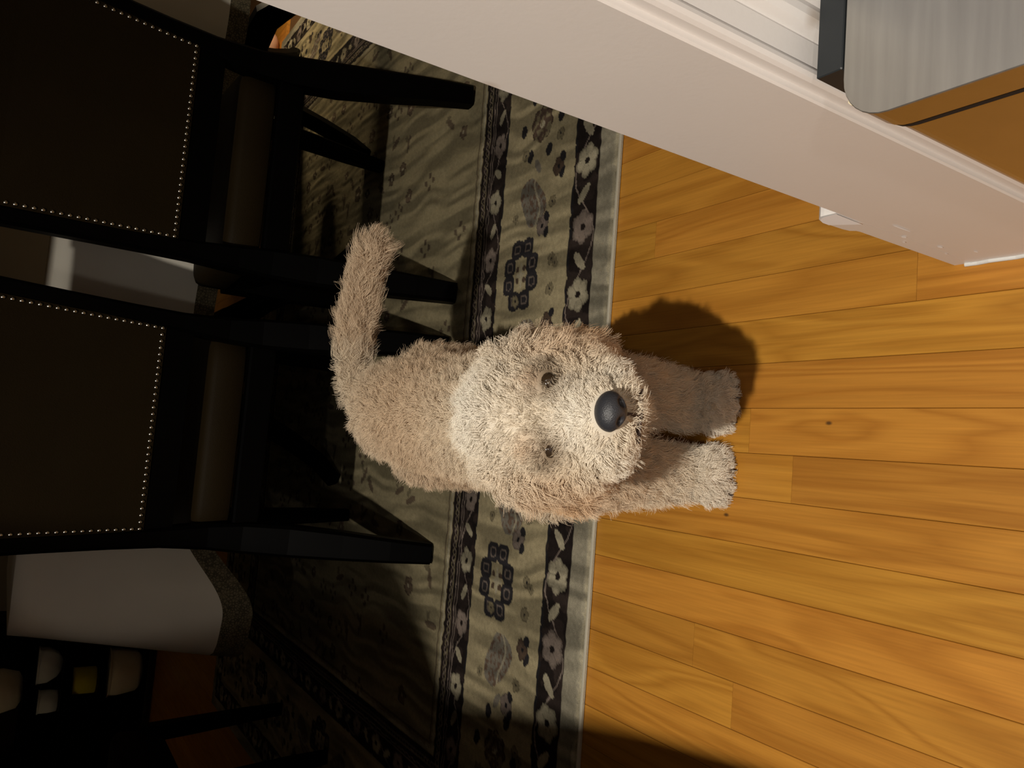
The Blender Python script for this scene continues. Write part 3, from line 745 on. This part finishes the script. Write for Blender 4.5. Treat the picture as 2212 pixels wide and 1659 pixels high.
# tail
TAIL = [Vector(p) for p in ((MX + .015, 1.150, .322), (.080, 1.178, .345), (.125, 1.188, .347), (.175, 1.190, .347), (.225, 1.183, .346), (.265, 1.168, .346), (.290, 1.150, .345))]
for i in range(len(TAIL) - 1): cap(TAIL[i], TAIL[i + 1], .021 - .0014 * i, .0196 - .0014 * i)

bmv = bmesh.new()
for (x, y, z, a, b_, c_) in blobs:
    mtx = Matrix.Translation((x, y, z)) @ Matrix.Diagonal((a, b_, c_, 1))
    bmesh.ops.create_icosphere(bmv, subdivisions=2, radius=1.0, matrix=mtx)
raw = bpy.data.meshes.new('dog_raw'); bmv.to_mesh(raw); bmv.free()
tmp = bpy.data.objects.new('dog_tmp', raw); COL.objects.link(tmp)
rm = tmp.modifiers.new('r', 'REMESH'); rm.mode = 'VOXEL'; rm.voxel_size = .0048
s2 = tmp.modifiers.new('s', 'SMOOTH'); s2.factor = .5; s2.iterations = 7
dg = bpy.context.evaluated_depsgraph_get()
body_me = bpy.data.meshes.new_from_object(tmp.evaluated_get(dg))
bpy.data.objects.remove(tmp); bpy.data.meshes.remove(raw)
body_me.name = 'dog_body'
dog = empty('dog', (MX, .80, 0)); tag(dog, 'cream curly haired dog standing at the rug edge looking up', 'dog')
INV = Matrix.Translation((-MX, -.80, 0))
def under_dog(o): o.parent = dog; o.matrix_parent_inverse = INV; return o

def fur_material():
    mt, nt, b = new_mat('apricot_fur'); L = nt.links.new
    at = N(nt, 'ShaderNodeAttribute', attribute_name='coat')
    L(at.outputs['Color'], b.inputs['Base Color'])
    b.inputs['Roughness'].default_value = .62; b.inputs['Specular IOR Level'].default_value = .25
    b.inputs['Subsurface Weight'].default_value = 0.0
    return mt
FUR = fur_material()
nvb = len(body_me.vertices)
P = np.empty(nvb * 3, np.float32); body_me.vertices.foreach_get('co', P); P = P.reshape(-1, 3)
NR = np.empty(nvb * 3, np.float32); body_me.vertices.foreach_get('normal', NR); NR = NR.reshape(-1, 3)
EYES = [np.array([MX - .0305, .600, .3735]), np.array([MX + .0305, .600, .3790])]
NOSE = np.array([MX + .005, .5225, .3660])
def coat_colour(p):
    """cream coat, apricot on ears, cheeks and outer legs, paler crown and feet"""
    x, y, z = p[:, 0] - MX, p[:, 1], p[:, 2]
    cream = np.array([.80, .69, .525]); apri = np.array([.62, .40, .22]); white = np.array([.90, .84, .73])
    def bump(cx_, cy_, cz_, r_): return np.exp(-(((np.abs(x) - cx_) ** 2 + (y - cy_) ** 2 + (z - cz_) ** 2) / r_ ** 2))
    ap = 1.0 * bump(.080, .655, .335, .045) + .75 * bump(.045, .605, .335, .024) + .6 * bump(.03, .605, .395, .012) + .35 * np.exp(-((z - .17) / .05) ** 2) * (y < .84) + .55 * np.exp(-((y - 1.00) / .16) ** 2)
    tl = (x > .09) & (y > 1.08); ap = np.where(tl, .45, ap)
    wh = .9 * bump(.0, .56, .37, .03) + .7 * np.exp(-(z / .07) ** 2) * (y < .85) + .9 * bump(.0, .665, .41, .05) + .6 * bump(.03, .55, .335, .022)
    ap = np.clip(ap, 0, 1)[:, None]; wh = np.clip(wh, 0, 1)[:, None]
    c = cream * (1 - ap) + apri * ap
    c = c * (1 - wh) + white * wh
    dk = np.zeros(len(p))
    for e in EYES: dk = np.maximum(dk, np.exp(-(np.sum(((p - e) / np.array([.018, .024, .015])) ** 2, 1)) ** 1.3))
    return c * (1 - dk[:, None] * np.array([.74, .80, .86]))
cb = body_me.color_attributes.new('coat', 'FLOAT_COLOR', 'POINT')
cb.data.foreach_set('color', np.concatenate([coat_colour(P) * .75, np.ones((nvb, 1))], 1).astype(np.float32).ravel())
body_me.materials.clear(); body_me.materials.append(FUR)
body_me.polygons.foreach_set('use_smooth', [True] * len(body_me.polygons))
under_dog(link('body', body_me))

# fur strands
body_me.calc_loop_triangles()
T = np.empty(len(body_me.loop_triangles) * 3, np.int32); body_me.loop_triangles.foreach_get('vertices', T); T = T.reshape(-1, 3)
a, b_, c_ = P[T[:, 0]], P[T[:, 1]], P[T[:, 2]]
area = np.linalg.norm(np.cross(b_ - a, c_ - a), axis=1) / 2
def sample(n):
    ti = rng.choice(len(T), n, p=area / area.sum()); r1 = np.sqrt(rng.random(n)); r2 = rng.random(n)
    w0, w1_, w2 = 1 - r1, r1 * (1 - r2), r1 * r2
    p = a[ti] * w0[:, None] + b_[ti] * w1_[:, None] + c_[ti] * w2[:, None]
    nn = NR[T[ti, 0]] * w0[:, None] + NR[T[ti, 1]] * w1_[:, None] + NR[T[ti, 2]] * w2[:, None]
    return p.astype(np.float64), nn / np.linalg.norm(nn, axis=1)[:, None]
def flow_len(p):
    """combing direction and length at each root"""
    x, y, z = p[:, 0] - MX, p[:, 1], p[:, 2]; sg = np.sign(x); ax = np.abs(x)
    f = np.stack([.25 * sg, np.full_like(x, .55), np.full_like(x, -.75)], 1); ln = np.full_like(x, .023)
    def setr(mk, vec, l):
        f[mk] = np.stack([np.broadcast_to(v, x.shape)[mk] for v in vec], 1); ln[mk] = l
    setr((y < .82) & (z < .20), (.30 * sg, -.10, -.80), .026)
    setr((y > 1.0) & (z < .2), (.1 * sg, .1, -.9), .022)
    setr((y < .80) & (z < .05), (.35 * sg * 0 + .25 * np.sign(ax - .05) * sg, -.5, -.45), .015)
    head = (y < .715) & (z > .27)
    setr(head, (.55 * sg * np.clip(ax / .04, 0, 1), .30, .35 * (z - .36) / .04), .019)
    setr(head & (y < .60), (.8 * sg * np.clip(ax / .02, .2, 1), -.25, -.55), .017)
    setr(head & (y < .575) & (z > .352), (.75 * sg * np.clip(ax / .012, .3, 1), .55, .1), .009)
    setr(head & (z > .395), (.45 * sg, .5, .25), .019)
    setr(head & (y < .635) & (y > .578) & (z > .355), (.5 * sg * np.clip(ax / .02, 0, 1), .6, .35), .010)
    ear = (ax > .060) & head
    setr(ear, (.12 * sg, .0, -.98), .026)
    tl = (x > .075) & (y > 1.09) & (z > .30)
    setr(tl, (.98, .02, -.10), .034)
    return f, ln
def strands(n, n_guide, npt=7):
    p, nn = sample(n); g, gn = sample(n_guide)
    ok = np.ones(n, bool)
    for e in EYES: ok &= np.linalg.norm(p - e, axis=1) > .0118
    ok &= np.linalg.norm((p - NOSE) / np.array([1.25, 1, 1]), axis=1) > .0185
    ok &= p[:, 2] > .006
    p, nn = p[ok], nn[ok]; n = len(p)
    kd = KDTree(n_guide)
    for i in range(n_guide): kd.insert(g[i], i)
    kd.balance()
    gi = np.array([kd.find(q)[1] for q in p])
    def grow(p, nn, r_):
        f, ln = flow_len(p); f = f - nn * np.sum(f * nn, 1)[:, None] * .85
        dirr = nn * .45 + f * .85 + rng.normal(0, r_, p.shape); dirr /= np.linalg.norm(dirr, axis=1)[:, None]
        return dirr, ln, f
    gd, gl, gf = grow(g, gn, .30)
    sd, sl, sf = grow(p, nn, .24)
    gl = gl * rng.uniform(.75, 1.2, n_guide); sl = sl * rng.uniform(.75, 1.1, n)
    ph = rng.uniform(0, 6.28, n_guide); tw = rng.uniform(.8, 1.7, n_guide) * rng.choice([-1, 1], n_guide)
    e1 = np.cross(gd, np.array([.3, .5, .81])); e1 /= np.linalg.norm(e1, axis=1)[:, None]; e2 = np.cross(gd, e1)
    out = np.empty((n, npt, 3))
    curl = .12 * gl
    for k in range(npt):
        t = k / (npt - 1)
        own = p + sd * (sl * t)[:, None]
        an = ph + tw * t * 6.28
        off = (e1 * np.cos(an)[:, None] + e2 * np.sin(an)[:, None]) - (e1 * np.cos(ph)[:, None] + e2 * np.sin(ph)[:, None])
        bend = gf * (gl * .35 * t * t)[:, None]
        gp = g + gd * (gl * t)[:, None] + off * (curl * min(1, t * 1.6))[:, None] + bend
        ow = own + (off * (curl * min(1, t * 1.6))[:, None] + bend)[gi]
        wgt = .48 * t ** .9
        out[:, k] = ow * (1 - wgt) + (gp[gi] + (p - g[gi]) * .30) * wgt
    out[:, :, 2] = np.maximum(out[:, :, 2], .0015 + (out[:, :, 1] > .985) * .0085)
    return p, out
roots, ST = strands(190000, 11500)
nS, nP = ST.shape[:2]
hc = bpy.data.hair_curves.new('dog_fur')
hc.add_curves([nP] * nS)
hc.attributes['position'].data.foreach_set('vector', ST.astype(np.float32).ravel())
rad = hc.attributes.get('radius') or hc.attributes.new('radius', 'FLOAT', 'POINT')
tt = np.linspace(0, 1, nP); rr = np.tile(.00027 * (1 - .70 * tt ** 1.5), nS)
rad.data.foreach_set('value', rr.astype(np.float32))
cc = coat_colour(roots) * rng.uniform(.86, 1.12, (nS, 1))
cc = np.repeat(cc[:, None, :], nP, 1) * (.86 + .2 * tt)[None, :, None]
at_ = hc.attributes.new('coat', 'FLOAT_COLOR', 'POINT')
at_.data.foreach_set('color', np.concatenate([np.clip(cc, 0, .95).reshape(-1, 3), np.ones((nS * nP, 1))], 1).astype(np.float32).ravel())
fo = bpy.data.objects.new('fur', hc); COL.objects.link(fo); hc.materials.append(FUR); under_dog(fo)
tag(fo, 'soft curly cream coat', None, None, 'stuff')

def ball(name, c, r, mat, sx=1, sy=1, sz=1, sub=3):
    bm = bmesh.new(); bmesh.ops.create_icosphere(bm, subdivisions=sub, radius=r, matrix=Matrix.Diagonal((sx, sy, sz, 1)))
    me = bpy.data.meshes.new(name); bm.to_mesh(me); bm.free()
    o = link(name, me, mat, None, c, True); return o
M['eye'] = simple('dark_eye', (.035, .022, .012), .12, .5, var=.2, coat=.5)
M['nose'] = simple('dark_nose', (.030, .031, .036), .38, .5, var=.2, bump=.3, bscale=900)
M['lip'] = simple('dark_lip', (.07, .045, .035), .6, .3)
M['claw'] = simple('dark_claw', (.05, .04, .035), .4, .4)
for e in EYES:
    o = under_dog(ball('eye', tuple(e), .0105, M['eye']))
    tag(o, 'dark brown eye')
# nose with two nostrils
bm = bmesh.new(); bmesh.ops.create_icosphere(bm, subdivisions=4, radius=1.0)
for v in bm.verts:
    x, y, z = v.co
    wdt = 1.0 - .30 * max(0, -z)
    for s in (-1, 1):
        dd = math.hypot((x - s * .45) / .26, (z + .12) / .30)
        if y < 0 and dd < 1: v.co.y += .40 * (1 - dd * dd)
    v.co.x = v.co.x * wdt * .0180; v.co.y *= .0145; v.co.z *= .0140
me = bpy.data.meshes.new('nose'); bm.to_mesh(me); bm.free()
tag(under_dog(link('nose', me, M['nose'], None, tuple(NOSE), True)), 'dark grey nose')
# mouth line below the nose
mo = MB(); mo.bar([(MX + .004 + x, .5255 + 5.5 * x * x + (.0 if abs(x) > .001 else -.0015), .330 - 4.0 * x * x) for x in [i * .004 for i in range(-6, 7)]], .004, .005, .0012, ref=(0, 0, 1))
mo.bar([(MX + .0045, .5245, .356), (MX + .0045, .5225, .343), (MX + .004, .524, .331)], .003, .003, .001, ref=(1, 0, 0))
under_dog(mo.build('mouth', M['lip'], None))
for s in (-1, 1):
    px = MX + s * .047
    for tx in (-.021, -.0075, .0075, .021):
        q = MB(); y0 = .7035 + abs(tx) * .35
        q.bar([(px + tx * 1.1, y0 + .006, .0145), (px + tx * 1.12, y0 - .002, .010), (px + tx * 1.12, y0 - .007, .0035)], [.005, .004, .0015], [.005, .004, .0015], .001, ref=(1, 0, 0))
        under_dog(q.build('claw', M['claw'], None))
